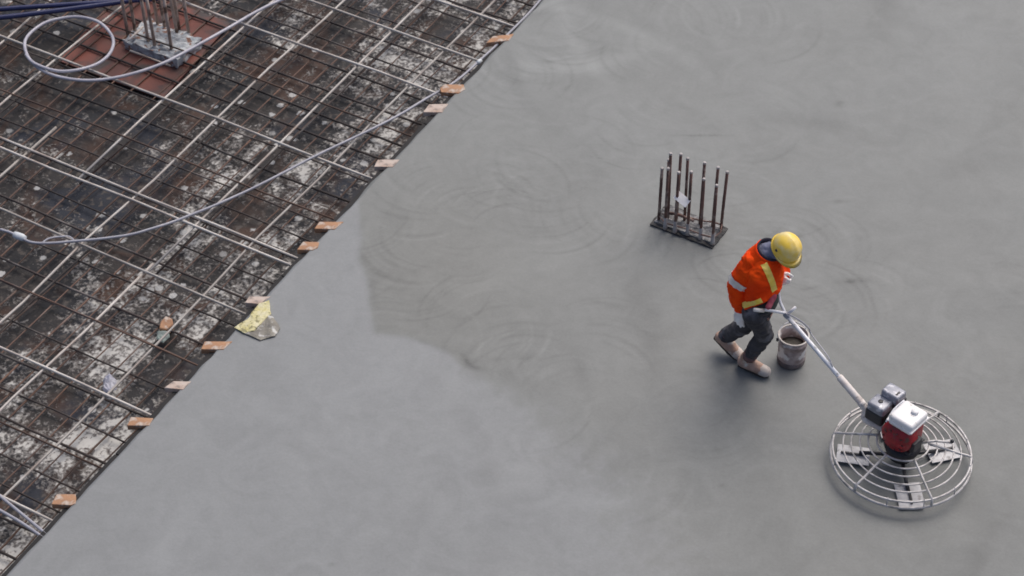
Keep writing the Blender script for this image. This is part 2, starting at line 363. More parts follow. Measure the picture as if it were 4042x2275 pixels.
    def mth(op, a, bb, c=None):
        k = n.new('ShaderNodeMath'); k.operation = op
        for i, x in enumerate([a, bb, c]):
            if x is None: continue
            if isinstance(x, (int, float)): k.inputs[i].default_value = x
            else: L.new(x, k.inputs[i])
        return k.outputs[0]
    def mix(f, a, bb):
        k = n.new('ShaderNodeMix'); k.data_type = 'RGBA'
        if isinstance(f, float): k.inputs[0].default_value = f
        else: L.new(f, k.inputs[0])
        for i, x in ((6, a), (7, bb)):
            if isinstance(x, tuple): k.inputs[i].default_value = (*x, 1)
            else: L.new(x, k.inputs[i])
        return k.outputs[2]
    worked = mix(nz(0.7, 6, 0.6), (0.174, 0.182, 0.174), (0.212, 0.222, 0.216))
    freshc = mix(nz(0.5, 4, 0.4), (0.212, 0.222, 0.222), (0.240, 0.250, 0.252))
    fr0 = mth('ADD', attr('fresh'), mth('MULTIPLY', mth('SUBTRACT', nz(6.0, 8, 0.5), 0.5), 0.75))
    frs = n.new('ShaderNodeMapRange'); frs.interpolation_type = 'SMOOTHSTEP'; L.new(fr0, frs.inputs[0]); frs.inputs[1].default_value = 0.22; frs.inputs[2].default_value = 0.78
    col = mix(frs.outputs[0], worked, freshc)
    col = mix(attr('warm'), col, (0.184, 0.189, 0.176))
    val = mth('MULTIPLY_ADD', attr('mark'), -0.16, attr('light_falloff'))
    val = mth('ADD', val, mth('MULTIPLY', mth('SUBTRACT', nz(2.6, 9, 1.8), 0.5), 0.30))
    val = mth('ADD', val, mth('MULTIPLY', mth('SUBTRACT', nz(45, 4), 0.5), 0.20))
    val = mth('ADD', val, mth('MULTIPLY', mth('SUBTRACT', nz(11, 6, 1.2), 0.5), 0.14))
    val = mth('MULTIPLY_ADD', mth('MULTIPLY', attr('smudge_shade'), nz(14, 6)), -0.75, val)
    hs = n.new('ShaderNodeHueSaturation'); L.new(val, hs.inputs['Value']); L.new(col, hs.inputs['Color']); L.new(hs.outputs[0], b.inputs['Base Color'])
    L.new(mth('MULTIPLY_ADD', nz(1.3, 6, 0.8), 0.25, 0.42), b.inputs['Roughness']); b.inputs['Specular IOR Level'].default_value = 0.4
    bp = n.new('ShaderNodeBump'); bp.inputs['Strength'].default_value = 0.34; bp.inputs['Distance'].default_value = 0.01
    L.new(mth('ADD', mth('MULTIPLY', nz(60, 4), 0.25), mth('MULTIPLY', nz(5, 4, 1.0), 0.9)), bp.inputs['Height']); L.new(bp.outputs[0], b.inputs['Normal'])
    o = link('concrete_slab', me, m); tag(o, kind='structure')
    return o
build_slab()

def build_deck():
    m = bpy.data.materials.new('deck_ply'); m.use_nodes = True; t = m.node_tree; n = t.nodes; L = t.links; b = n['Principled BSDF']
    tc = n.new('ShaderNodeTexCoord'); O = tc.outputs['Object']
    def nz(scale, det=5, dist=0.0, off=None, st=None):
        k = n.new('ShaderNodeTexNoise'); k.inputs['Scale'].default_value = scale; k.inputs['Detail'].default_value = det; k.inputs['Distortion'].default_value = dist
        mp = n.new('ShaderNodeMapping'); mp.inputs['Location'].default_value = off or (0, 0, 0); mp.inputs['Scale'].default_value = st or (1, 1, 1)
        L.new(O, mp.inputs[0]); L.new(mp.outputs[0], k.inputs['Vector']); return k.outputs[0]
    def mth(op, a, bb, c=None, cl=False):
        k = n.new('ShaderNodeMath'); k.operation = op; k.use_clamp = cl
        for i, x in enumerate([a, bb, c]):
            if x is None: continue
            if isinstance(x, (int, float)): k.inputs[i].default_value = x
            else: L.new(x, k.inputs[i])
        return k.outputs[0]
    def mix(f, a, bb):
        k = n.new('ShaderNodeMix'); k.data_type = 'RGBA'; L.new(f, k.inputs[0])
        for i, x in ((6, a), (7, bb)):
            if isinstance(x, tuple): k.inputs[i].default_value = (*x, 1)
            else: L.new(x, k.inputs[i])
        return k.outputs[2]
    def step(v, lo, hi):
        k = n.new('ShaderNodeMapRange'); k.interpolation_type = 'SMOOTHSTEP'; L.new(v, k.inputs[0]); k.inputs[1].default_value = lo; k.inputs[2].default_value = hi; return k.outputs[0]
    sep = n.new('ShaderNodeSeparateXYZ'); L.new(O, sep.inputs[0])
    # plywood sheets, each with its own tone
    br = n.new('ShaderNodeTexBrick'); L.new(O, br.inputs['Vector']); br.inputs['Scale'].default_value = 1.0
    br.inputs['Brick Width'].default_value = 0.68; br.inputs['Row Height'].default_value = 0.65; br.inputs['Mortar Size'].default_value = 0.012; br.inputs['Bias'].default_value = -0.1
    br.inputs['Color1'].default_value = (0.010, 0.011, 0.014, 1); br.inputs['Color2'].default_value = (0.028, 0.024, 0.022, 1); br.inputs['Mortar'].default_value = (0.012, 0.012, 0.012, 1)
    base = mix(step(nz(1.7, 6, 1.0), 0.50, 0.68), br.outputs[0], (0.050, 0.024, 0.015))
    base = mix(step(nz(1.3, 5, 0.5, (7, 3, 0)), 0.54, 0.68), base, (0.016, 0.020, 0.031))
    base = mix(step(nz(16, 6, 0.2, (2, 9, 0)), 0.52, 0.68), base, (0.075, 0.064, 0.056))
    pr_ = n.new('ShaderNodeTexBrick'); L.new(O, pr_.inputs['Vector']); pr_.inputs['Scale'].default_value = 1.0; pr_.offset = 0.37
    pr_.inputs['Brick Width'].default_value = 0.68; pr_.inputs['Row Height'].default_value = 0.325; pr_.inputs['Mortar Size'].default_value = 0.0
    pr_.inputs['Color1'].default_value = (0, 0, 0, 1); pr_.inputs['Color2'].default_value = (1, 1, 1, 1); pr_.inputs['Mortar'].default_value = (0.3, 0.3, 0.3, 1)
    # dried slurry splashed over the sheets, heaviest along the last pour
    away = mth('SUBTRACT', sep.outputs[1], 9.05)
    near = mth('SUBTRACT', 1.0, step(away, 0.2, 3.6))
    leftlow = mth('SUBTRACT', 1.0, step(sep.outputs[0], 8.3, 10.2))
    far = step(sep.outputs[0], 13.0, 16.0)
    near = mth('MULTIPLY_ADD', far, 0.30, mth('MULTIPLY_ADD', leftlow, 0.12, near))
    patch = nz(1.5, 4, 0.5, (3, 5, 0))
    cov = mth('ADD', mth('MULTIPLY', near, 0.245), mth('MULTIPLY', mth('SUBTRACT', patch, 0.5), 1.15))
    fine = nz(7.5, 6, 0.4, (1, 2, 0)); fine2 = nz(30, 4, 0.2, (4, 1, 0))
    cov = mth('ADD', cov, mth('MULTIPLY', mth('SUBTRACT', pr_.outputs[0], 0.5), 0.26))
    sp = mth('ADD', mth('MULTIPLY_ADD', mth('SUBTRACT', fine2, 0.5), 1.05, fine), cov)
    f1 = step(sp, 0.66, 0.88)
    base = mix(mth('MULTIPLY', f1, 0.80), base, (0.215, 0.203, 0.19))
    f2 = step(sp, 0.86, 1.06)
    base = mix(f2, base, (0.50, 0.49, 0.46))
    # single thrown blobs
    vo = n.new('ShaderNodeTexVoronoi'); L.new(O, vo.inputs['Vector']); vo.inputs['Scale'].default_value = 5.5
    vd = mth('ADD', vo.outputs['Distance'], mth('MULTIPLY', mth('SUBTRACT', fine2, 0.5), 0.25))
    sc_ = n.new('ShaderNodeSeparateColor'); L.new(vo.outputs['Color'], sc_.inputs[0])
    f3 = mth('MULTIPLY', mth('SUBTRACT', 1.0, step(vd, 0.16, 0.24)), step(mth('MULTIPLY_ADD', near, 0.35, sc_.outputs[0]), 0.86, 0.90))
    base = mix(f3, base, (0.42, 0.42, 0.41))
    # dust along sheet joints
    L.new(base, b.inputs['Base Color']); b.inputs['Roughness'].default_value = 0.62; b.inputs['Specular IOR Level'].default_value = 0.35
    bp = n.new('ShaderNodeBump'); bp.inputs['Strength'].default_value = 0.5; bp.inputs['Distance'].default_value = 0.012
    L.new(mth('ADD', f1, mth('MULTIPLY', fine2, 0.6)), bp.inputs['Height']); L.new(bp.outputs[0], b.inputs['Normal'])
    bm = bmesh.new()
    vs = [bm.verts.new(p) for p in ((-60, -90, 0), (100, -90, 0), (100, 80, 0), (-60, 80, 0))]; bm.faces.new(vs)
    o = obj('formwork_deck', bm, m); o.rotation_euler = (0, 0, R(60)); o.location = (0, 0, DECK)
    tag(o, kind='structure')
build_deck()

# board behind the pour edge; its near-black colour paints the gap's shade
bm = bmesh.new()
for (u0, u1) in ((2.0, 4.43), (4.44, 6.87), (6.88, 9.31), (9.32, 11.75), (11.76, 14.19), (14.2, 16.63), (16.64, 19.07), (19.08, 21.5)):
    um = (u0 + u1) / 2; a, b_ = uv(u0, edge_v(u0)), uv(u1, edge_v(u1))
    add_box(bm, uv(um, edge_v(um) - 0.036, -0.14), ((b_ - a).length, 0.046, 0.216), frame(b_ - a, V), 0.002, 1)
tag(obj('edge_board', bm, M['edge_ply_shade']), 'plywood edge board coloured as shade, holding back the fresh concrete along the pour line', 'board')

# ================================================================= REINFORCEMENT
def bar(name, p, q, r, material, wob=0.012, seg=6):
    n = max(3, int((q - p).length / 0.9)); side = (q - p).cross(Vector((0, 0, 1))).normalized()
    pts = [p.lerp(q, i / n) + side * random.gauss(0, wob) + Vector((0, 0, random.gauss(0, 0.004))) for i in range(n + 1)]
    o = tube(name, [k - p for k in pts], r, material, None, seg); o.location = p; return o
ORD = ['first', 'second', 'third', 'fourth', 'fifth', 'sixth', 'seventh', 'eighth', 'ninth', 'tenth', 'eleventh', 'twelfth', 'thirteenth', 'fourteenth', 'fifteenth']
# upper mat, bars parallel to the pour edge (v, u from, u to, tilt)
UA = [(-9.60, 6.6, 19.5, -0.005), (-10.20, 11.25, 19.5, -0.022), (-10.24, 6.5, 11.35, 0.004), (-10.92, 7.5, 19.0, -0.008), (-11.55, 11.92, 19.0, 0.0),
      (-12.20, 9.0, 12.45, 0.0), (-12.86, 9.0, 19.0, 0.003), (-13.5, 10.5, 19, 0)]
for i, (v, a, b_, tl) in enumerate(UA):
    o = bar('reinforcing_bar', uv(a, v, -0.075), uv(b_, v + tl * (b_ - a) / 4, -0.075), 0.0125, M['bar_pale'])
    if i in (1, 3, 4, 6):
        o2 = bar('reinforcing_bar', uv(a, v + 0.05, -0.10), uv(b_, v + 0.05 + tl * (b_ - a) / 4, -0.10), 0.0095, M['bar_dark'])  # dark bar added to stand for the shadow along the pale one
        tag(o2, 'dark bar added as shadow beside the %s pale bar out from the slab' % ORD[i], 'steel bar', 'dark shadow bars beside the pale bars')
    tag(o, 'pale upper steel bar running parallel to the pour edge, %s out from the slab' % ORD[i], 'steel bar', 'pale upper bars parallel to the pour edge')
UB = [8.48, 9.16, 9.85, 10.53, 11.22, 11.92, 12.05, 12.62, 13.30, 13.98, 14.66, 15.34, 16.0, 16.7, 17.4]
for i, u in enumerate(UB):
    thin = u in (12.62, 13.98, 10.53, 9.16)
    o = bar('reinforcing_bar', uv(u, -16.5, -0.052), uv(u + random.gauss(0, .02), edge_v(u) + 0.06, -0.052), 0.009 if thin else 0.0125, M['bar_rust'] if thin else M['bar_pale'], 0.008)
    tag(o, '%s upper steel bar square to the pour edge, %s from the lower left corner' % ('slim rusty' if thin else 'pale', ORD[i]), 'steel bar', 'upper bars square to the pour edge')
# lower mat
v = -9.22
while v > -14.6:
    o = bar('reinforcing_bar', uv(5.5, v, -0.205), uv(20.0, v + random.gauss(0, .03), -0.205), random.choice((0.007, 0.0095)), M['bar_rust'], 0.014, 5)
    tag(o, 'thin rusty steel bar of the lower mat running parallel to the pour edge', 'steel bar', 'thin lower bars parallel to the pour edge')
    v -= random.choice((0.17, 0.2, 0.22, 0.24))
u = 6.9
while u < 19.6:
    o = bar('reinforcing_bar', uv(u, -16.8, -0.19), uv(u + random.gauss(0, .02), edge_v(u) + 0.05, -0.19), random.choice((0.009, 0.012)), M['bar_dark'], 0.010, 5)
    tag(o, 'thin rusty steel bar of the lower mat running square into the slab edge', 'steel bar', 'thin lower bars square to the pour edge')
    u += random.choice((0.26, 0.33, 0.36))

# ================================================================= WOODEN STUBS ON THE EDGE
def stub(pts, material, label, z=0.012, th=0.055, shift=0.0):
    P = [p for p in pts]; c = sum(P, Vector()) / len(P)
    bm = bmesh.new(); top = [bm.verts.new(p - c) for p in P]; f = bm.faces.new(top)
    ex = bmesh.ops.extrude_face_region(bm, geom=[f]); vs = [v for v in ex['geom'] if isinstance(v, bmesh.types.BMVert)]
    bmesh.ops.translate(bm, vec=(0, 0, -th), verts=vs)
    bmesh.ops.bevel(bm, geom=bm.edges[:], offset=0.003, segments=1, affect='EDGES')
    bmesh.ops.recalc_face_normals(bm, faces=bm.faces[:])
    o = obj('wooden_stub', bm, material); o.location = c
    tag(o, label, 'wood stub', 'wooden stubs along the pour edge')
def pl(q, pts, z=0.006): return [q(x, y, z) for x, y in pts]
stub(pl(q2, [(2210, 335), (2405, 312), (2362, 374), (2150, 396)]), M['wood'], 'long flat orange wooden stub nearest the top of the pour edge')
stub(pl(q2, [(1765, 780), (1940, 780), (1955, 825), (1892, 864), (1735, 852), (1722, 815)]), M['wood'], 'bright orange wooden stub where the grey conduit dips beside the edge')
stub(pl(q2, [(1625, 962), (1800, 958), (1742, 1038), (1565, 1036)]), M['wood_pale'], 'pinkish pale wooden stub just below a bright orange one on the edge')
stub(pl(q4, [(1850, 304), (2052, 304), (1992, 372), (1815, 370)]), M['wood_pale'], 'whitish weathered wooden stub standing alone in the upper middle of the edge')
stub(pl(q4, [(1310, 878), (1535, 878), (1452, 948), (1265, 942)]), M['wood'], 'long flat wooden stub level with the start of the fresh wet patch')
stub(pl(q4, [(1160, 1062), (1312, 1064), (1295, 1118), (1250, 1140), (1105, 1136)]), M['wood'], 'short orange wooden stub just below the long one beside the wet patch')
stub(pl(q5, [(2300, 398), (2500, 398), (2400, 468), (2262, 456)]), M['wood_pale'], 'pale pinkish wooden stub touching the crumpled yellow sheet')
stub(pl(q5, [(1890, 813), (2145, 813), (2062, 888), (1855, 886)]), M['wood'], 'long orange wooden stub directly below the crumpled yellow sheet')
stub(pl(q5, [(1600, 1180), (1765, 1182), (1690, 1258), (1515, 1242)]), M['wood_pale'], 'dirty pale wooden stub splashed with grout on the lower edge')
stub(pl(q6, [(1110, 98), (1300, 108), (1265, 172), (1078, 172)]), M['wood'], 'chipped orange wooden stub, second from the bottom of the edge')
stub(pl(q6, [(480, 753), (642, 753), (642, 832), (602, 848), (436, 838)]), M['wood'], 'blunt orange wooden stub lowest on the pour edge beside two conduits')
# loose bits on the deck
P = [q5(x, y, -0.16) for x, y in [(1530, 575), (1590, 600), (1600, 655), (1530, 705), (1470, 690), (1480, 630)]]
o = slab_poly('timber_block', [p - P[0] for p in P], 0.08, M['wood'], bevel=0.008); o.location = P[0]
tag(o, 'small orange timber block lying on the deck among pale splashes', 'wood block')
P = [q5(x, y, -0.17) for x, y in [(1450, 725), (1560, 725), (1570, 770), (1510, 830), (1440, 790)]]
o = crumple('plastic_scrap', [p - P[0] for p in P], 0.006, M['mint'], amp=0.015); o.location = P[0]
tag(o, 'mint green plastic scrap on the deck beside the timber block', 'scrap')
P = [q5(x, y, -0.15) for x, y in [(950, 1180), (1010, 1120), (1075, 1170), (1080, 1250), (1000, 1300), (945, 1260)]]
o = crumple('plastic_scrap', [p - P[0] for p in P], 0.006, M['lilac'], amp=0.03); o.location = P[0]
tag(o, 'crumpled lilac blue plastic scrap lying among white splashes', 'scrap')
# crumpled sheet draped over the edge
c0 = q5(2380, 620, 0.02)
ys = thing('plastic_sheet', c0, 'crumpled yellow and grey plastic sheet draped over the pour edge', 'sheet')
crumple('yellow_half', [q5(x, y, 0.016) for x, y in [(2385, 470), (2485, 440), (2500, 560), (2420, 640), (2345, 720), (2255, 735), (2165, 690), (2230, 640), (2300, 590), (2340, 520)]], 0.008, M['yellow_sheet'], ys, amp=0.012, fr=12)
crumple('grey_half', [q5(x, y, 0.012) for x, y in [(2490, 555), (2560, 640), (2585, 690), (2540, 765), (2400, 800), (2255, 740), (2340, 712), (2415, 640)]], 0.006, M['grey_sheet'], ys, amp=0.009, fr=13)

# ================================================================= RED PANEL, FAR COLUMN, PIPES, HOSE, CONDUITS
P = [at(231, 239, -0.21), at(641, 389, -0.21), at(911, 90, -0.21), at(500, -60, -0.21)]
bm = bmesh.new(); vs = [bm.verts.new(p - P[0]) for p in P]; f = bm.faces.new(vs)
ex = bmesh.ops.extrude_face_region(bm, geom=[f]); bmesh.ops.translate(bm, vec=(0, 0, -0.018), verts=[v for v in ex['geom'] if isinstance(v, bmesh.types.BMVert)])
o = obj('plywood_panel', bm, M['red_ply']); o.location = P[0]; o.location.z = -0.213
tag(o, 'brick red plywood panel lying under the bars around the far column', 'panel')

def rough_block(name, c, sx, sy, h, rot, material, parent, amp=0.02, fr=14, cuts=14, top_only=None):
    bm = bmesh.new(); vs = add_box(bm, (0, 0, h / 2), (sx, sy, h))
    bmesh.ops.subdivide_edges(bm, edges=bm.edges[:], cuts=cuts, use_grid_fill=True); bm.normal_update()
    mtx = Matrix.Translation(c) @ rot
    for v in bm.verts:
        q = mtx @ v.co
        d = noise.noise(q * fr) + 0.5 * noise.noise(q * fr * 2.6)
        v.co += Vector((v.co.x, v.co.y, 0)).normalized() * amp * 0.5 * d
        if v.co.z > h * 0.6: v.co.z += amp * (d + 0.7 * abs(noise.noise(q * fr * 0.6)))
    bmesh.ops.transform(bm, matrix=mtx, verts=bm.verts[:])
    return obj(name, bm, material, parent)
UVR = frame(V, U)
cc = q1(1510, 440, -0.21)
col1 = thing('column_stub', cc, 'far column stub with tall brown starter bars rising from rough pale grout', 'column stub', 'column stubs with starter bars')
rough_block('grout_base', cc, 0.66, 0.42, 0.10, UVR, M['grout'], col1, 0.05, 9)
for i, (x, y, tx) in enumerate([(1185, 345, 1110), (1255, 330, 1195), (1375, 420, 1305), (1462, 260, 1385), (1530, 300, 1420), (1640, 330, 1490), (1660, 310, 1575), (1750, 350, 1665), (1440, 480, 1340), (1590, 500, 1530)]):
    b0 = q1(x, y, -0.16); t0 = q1(tx, 0, -0.16)
    # splayed slightly: find the lean that carries the bar to its place at the picture's top
    h = 0.82; top = b0 + Vector(((tx - x) * K1 / 430 * 0.35, 0.02, h))
    tube('starter_bar', [b0, b0.lerp(top, .5), top], 0.017, M['starter_pale'], col1, 8)
tie = [q1(1180, 430, -0.08), q1(1420, 530, -0.08), q1(1600, 600, -0.08)]
tube('tie_bar', [q1(1185, 375, -.04), q1(1320, 250, -.04)], 0.012, M['bar_pale'], col1)
tube('tie_bar', [q1(1200, 470, -.06), q1(1570, 610, -.06)], 0.011, M['bar_pale'], col1)

for k, (pp, lab) in enumerate((([(-300, 58), (0, 37), (250, 20), (505, 4), (760, -14)], 'dark blue pipe nearest the top edge, lying across the far bars'), ([(-300, 92), (0, 70), (230, 42), (470, 10), (700, -24)], 'dark blue pipe lying just below its twin, nearer the hose loop'))):
    P = spline([at(x, y, 0.02) for x, y in pp], 6)
    o = tube('blue_pipe', [p - P[0] for p in P], 0.026, M['blue_pipe'], None, 12); o.location = P[0]
    tag(o, lab, 'pipe', 'dark blue pipes at the top left')

HP = [(2900, -120), (2573, 10), (2340, 125), (2100, 265), (1750, 460), (1530, 575), (1300, 660), (1050, 722), (800, 745), (560, 715), (390, 650), (275, 550), (228, 430), (260, 330), (400, 220), (560, 172), (730, 158), (900, 200), (1005, 290), (1048, 390), (1010, 500), (900, 590), (730, 645), (560, 660), (420, 630), (300, 575), (240, 505)]
P = spline([q1(x, y, 0.0 + (0.03 if i > 21 else 0)) for i, (x, y) in enumerate(HP)], 8)
o = tube('hose', [p - P[0] for p in P], 0.0165, M['hose'], None, 10); o.location = P[0]
tag(o, 'pale grey hose lying in one big loop beside the red panel', 'hose')

cnd = [(0, 906), (40, 918), (77, 936), (128, 958), (205, 960), (290, 953), (400, 943), (513, 927), (600, 903), (684, 876), (770, 842), (855, 808), (980, 752), (1100, 692), (1230, 624), (1350, 566), (1470, 509), (1580, 452), (1684, 389), (1750, 352), (1812, 312), (1889, 244), (1990, 150), (2090, 50), (2150, -20)]
P = spline([at(x, y, -0.03) for x, y in cnd], 5)
cb = thing('conduit', P[0], 'long thin grey conduit snaking over the bars and up along the pour edge', 'conduit')
tube('pipe', P, 0.0125, M['conduit'], cb, 8)
a, b_ = q3(125, 995, -0.03), q3(235, 1035, -0.03); d = (b_ - a)
lathe('end_cap', [(0.012, 0), (0.030, 0.01), (0.034, 0.05), (0.034, d.length * 0.75), (0.022, d.length)], a, M['white_plastic'], cb, d.to_track_quat('Z', 'Y').to_matrix().to_4x4(), 14)
a = q2(2085, 572, -0.03); d = (q2(2110, 550, -0.03) - q2(2060, 595, -0.03))
lathe('coupler', [(0.013, -0.03), (0.022, -0.026), (0.022, 0.026), (0.013, 0.03)], a, M['white_plastic'], cb, d.to_track_quat('Z', 'Y').to_matrix().to_4x4(), 12)
P = spline([q3(x, y, -0.04) for x, y in [(395, 1070), (430, 1045), (480, 1028), (560, 1018), (640, 1018), (690, 1060)]], 6)
o = tube('cable', [p - P[0] for p in P], 0.009, M['conduit'], None, 6); o.location = P[0]
tag(o, 'short pale cable curving beside the capped conduit end', 'cable')
for lab, pp in (('grey conduit entering the slab at the lower left, the upper of a pair', [(-40, 745), (0, 772), (200, 935), (390, 1092), (430, 1125)]), ('grey conduit entering the slab at the lower left, the lower of a pair', [(-40, 868), (0, 892), (170, 990), (352, 1112), (400, 1145)])):
    P = spline([q6(x, y, -0.045) for x, y in pp], 5)
    o = tube('conduit', [p - P[0] for p in P], 0.0135, M['conduit'], None, 8); o.location = P[0]; tag(o, lab, 'conduit', 'pair of conduits entering the slab')

# ================================================================= NEAR COLUMN STUB
A_, B_, C_ = qc(190, 1030), qc(950, 1320), qc(1140, 1070)
D_ = A_ + (C_ - B_); cc = (A_ + C_) / 2
col2 = thing('column_stub', cc, 'near column stub of thirteen dark starter bars standing in the fresh slab', 'column stub', 'column stubs with starter bars')
rot = frame(B_ - A_, C_ - B_)
sx, sy = (B_ - A_).length, (C_ - B_).length
rough_block('kicker_side', cc - Vector((0, 0, 0.034)), sx * 0.98, sy * 0.98, 0.05, rot, M['kicker_side'], col2, 0.016, 16)
rough_block('kicker_top', cc + (D_ - B_) * 0.02 + Vector((0, 0, 0.006)), sx * 0.88, sy * 0.80, 0.030, rot, M['kicker'], col2, 0.020, 18)
bars = [(380, 1045, 0.71), (495, 1085, 0.71), (645, 1115, 0.74), (800, 1165, 0.71), (945, 1225, 0.70),
        (303, 945, 0.62), (385, 900, 0.67), (412, 925, 0.77), (515, 935, 0.77), (610, 955, 0.74), (795, 1000, 0.73), (945, 1030, 0.71), (1045, 1050, 0.68)]
for i, (x, y, h) in enumerate(bars):
    b0 = qc(x, y, 0.05); b0.z = 0.02
    lean = Vector((random.gauss(0, .007), random.gauss(0, .006), 0))
    s = tube('starter_bar', [b0, b0 + Vector((0, 0, h * .5)) + lean * .4, b0 + Vector((0, 0, h)) + lean], 0.0140, M['starter'], col2, 8)
    e = b0 + Vector((0, 0, h)) + lean
    lathe('tip', [(0.0146, -0.018), (0.0150, 0.0), (0.012, 0.004)], e, M['bar_tip'], s, None, 10)
    if i < 5: lathe('grout_collar', [(0.022, -0.01), (0.018, 0.03), (0.0155, 0.11), (0.0142, 0.12)], b0 + Vector((0, 0, 0.02)), M['bar_tip'], s, None, 10)
def tie_at(z, j=0.0):
    o5 = [bars[5], bars[7], bars[9], bars[12]]
    P = [qc(290, 930, 0.05), qc(520, 940, 0.05), qc(800, 1010, 0.05), qc(1050, 1060, 0.05), qc(955, 1215, 0.05), qc(650, 1115, 0.05), qc(375, 1040, 0.05)]
    for p in P: p.z = z
    return P
tube('tie_bar', spline([*tie_at(0.09)], 2), 0.007, M['starter'], col2, 6, True)
tube('tie_bar', [qc(395, 870, 0.11), qc(560, 905, 0.11), qc(720, 975, 0.11)], 0.013, M['starter'], col2, 8)
tc_ = qc(580, 715, 0.44); tcb = Vector(tc_)
bm = bmesh.new(); ax = (qc(640, 770, 0.42) - qc(515, 675, 0.46)); ay = Vector((0.1, 0.95, 0.8))
add_box(bm, (0, 0, 0), (ax.length * 1.15, 0.080, 0.0025), frame(ax, ay), 0.0008, 1)
for v in bm.verts: v.co += Vector((0, -0.006, 0)) * sin(v.co.x * 30)
o = obj('paper_tag', bm, M['paper']); o.location = tc_
tag(o, 'small blank white tag tied slantwise to the near starter bars', 'tag')

# ================================================================= BUCKET
bc = qw(828, 1216, 0.0); bc.z = 0
bk = thing('bucket', bc, 'grout smeared plastic bucket with a pale rim standing under the trowel handle', 'bucket')
BR, BH = 0.119, 0.300
bm = bmesh.new(); add_lathe(bm, [(BR * .93, 0.02), (BR * .98, 0.06), (BR * 1.0, .19), (BR * 1.02, .240), (BR * 1.045, .241), (BR * 1.045, .252), (BR * 1.025, .253), (BR * 1.06, BH), (BR * 1.0, BH), (BR * .97, .20), (BR * .92, .03)], bc, None, 36, True)
obj('shell', bm, M['bucket'], bk, True)
lathe('shade_band', [(BR * .90, 0.0), (BR * .965, 0.008), (BR * 1.0, 0.03), (BR * 1.015, .05), (BR * .99, .062)], bc, M['bucket_shade'], bk, None, 30)  # dark colour paints the shade around the bucket's foot
bm = bmesh.new(); add_tube(bm, [bc + Vector((cos(k * pi / 16) * BR * 1.06, sin(k * pi / 16) * BR * 1.06, BH)) for k in range(32)], 0.008, 8, True); obj('rim', bm, M['rim'], bk, True)
lathe('slurry', [(BR * .975, .175), (BR * .6, .185), (0.01, .182)], bc, M['slurry'], bk, None, 24)
lugs = [bc + Vector((s * BR * 1.09, 0.0, BH - 0.05)) for s in (-1, 1)]
for p in lugs: lathe('lug', [(0.014, -0.012), (0.016, 0), (0.008, 0.014)], p, M['dark_metal'], bk, Matrix.Rotation(R(90), 4, 'Y'), 10)
arcp = [lugs[0] if k == 0 else lugs[1] if k == 12 else bc + Vector((-cos(k * pi / 12) * BR * 1.13, sin(k * pi / 12) * 0.115, BH - 0.05 + sin(k * pi / 12) * 0.10)) for k in range(13)]
bl = tube('bail', spline(arcp, 3), 0.0035, M['chrome'], bk, 6)
tube('bail_grip', [arcp[5], arcp[6], arcp[7]], 0.010, M['rim'], bl, 8)

# ================================================================= POWER TROWEL
TC = qt(868, 786, 0.15); TC.z = 0
tw = thing('power_trowel', TC, 'walk-behind concrete finishing machine with caged blades, red engine and white tank', 'trowel machine')
g = Vector((0.733, -0.68, 0)).normalized(); hh = Vector((0.68, 0.733, 0)).normalized()
def T(a, b, z): return TC + g * a + hh * b + Vector((0, 0, z))
def ringpts(r, z, n=64): return [TC + Vector((cos(2 * pi * k / n) * r, sin(2 * pi * k / n) * r, z)) for k in range(n)]
rings = [(0.562, 0.085, 0.011), (0.552, 0.150, 0.0095), (0.470, 0.172, 0.0072), (0.408, 0.192, 0.0072), (0.340, 0.212, 0.0072), (0.275, 0.232, 0.0072), (0.208, 0.248, 0.0085)]
gd = bpy.data.objects.new('guard', None)
for (r, z, t) in rings: tube('guard_ring', ringpts(r, z), t, M['ring'], tw, 8, True)
for an in (-137, -72, -8, 50, 104, 160):
    d = Vector((cos(R(an)), sin(R(an)), 0))
    tube('guard_spoke', spline([TC + d * r + Vector((0, 0, z + 0.004)) for (r, z, t) in rings[::-1]][:-1] + [TC + d * 0.562 + Vector((0, 0, 0.085))], 2), 0.0105, M['ring'], tw, 8)
for k in range(12):
    d = Vector((cos(k * pi / 6 + .2), sin(k * pi / 6 + .2), 0)); tube('guard_post', [TC + d * 0.562 + Vector((0, 0, .08)), TC + d * 0.55 + Vector((0, 0, .168))], 0.005, M['ring'], tw, 6)
for an in (169, 15, 273, 92):
    d = Vector((cos(R(an)), sin(R(an)), 0)); s = Vector((-d.y, d.x, 0))
    ar = tube('blade_arm', [TC + d * 0.06 + Vector((0, 0, .09)), TC + d * 0.33 + Vector((0, 0, .055))], 0.016, M['dark_metal'], tw, 8)
    bl_ = box('blade', TC + d * 0.375 + s * 0.01 + Vector((0, 0, 0.030)), (0.265, 0.205, 0.005), M['blade'], tw, frame(d, s + Vector((0, 0, 0.05))), 0.002, 1)
    box('blade_bracket', TC + d * 0.375 + s * 0.01 + Vector((0, 0, 0.044)), (0.20, 0.020, 0.014), M['dark_metal'], bl_, frame(d, s), 0.003, 1)
lathe('gearbox', [(0.07, 0.075), (0.10, 0.09), (0.12, 0.14), (0.14, 0.18), (0.15, 0.215), (0.13, 0.235), (0.10, 0.26)], TC, M['dark_metal'], tw, None, 24)
ROTE = frame(g, hh)
box('engine_mount', T(0, 0.0, 0.275), (0.26, 0.22, 0.03), M['dark_metal'], tw, ROTE, 0.004, 1)
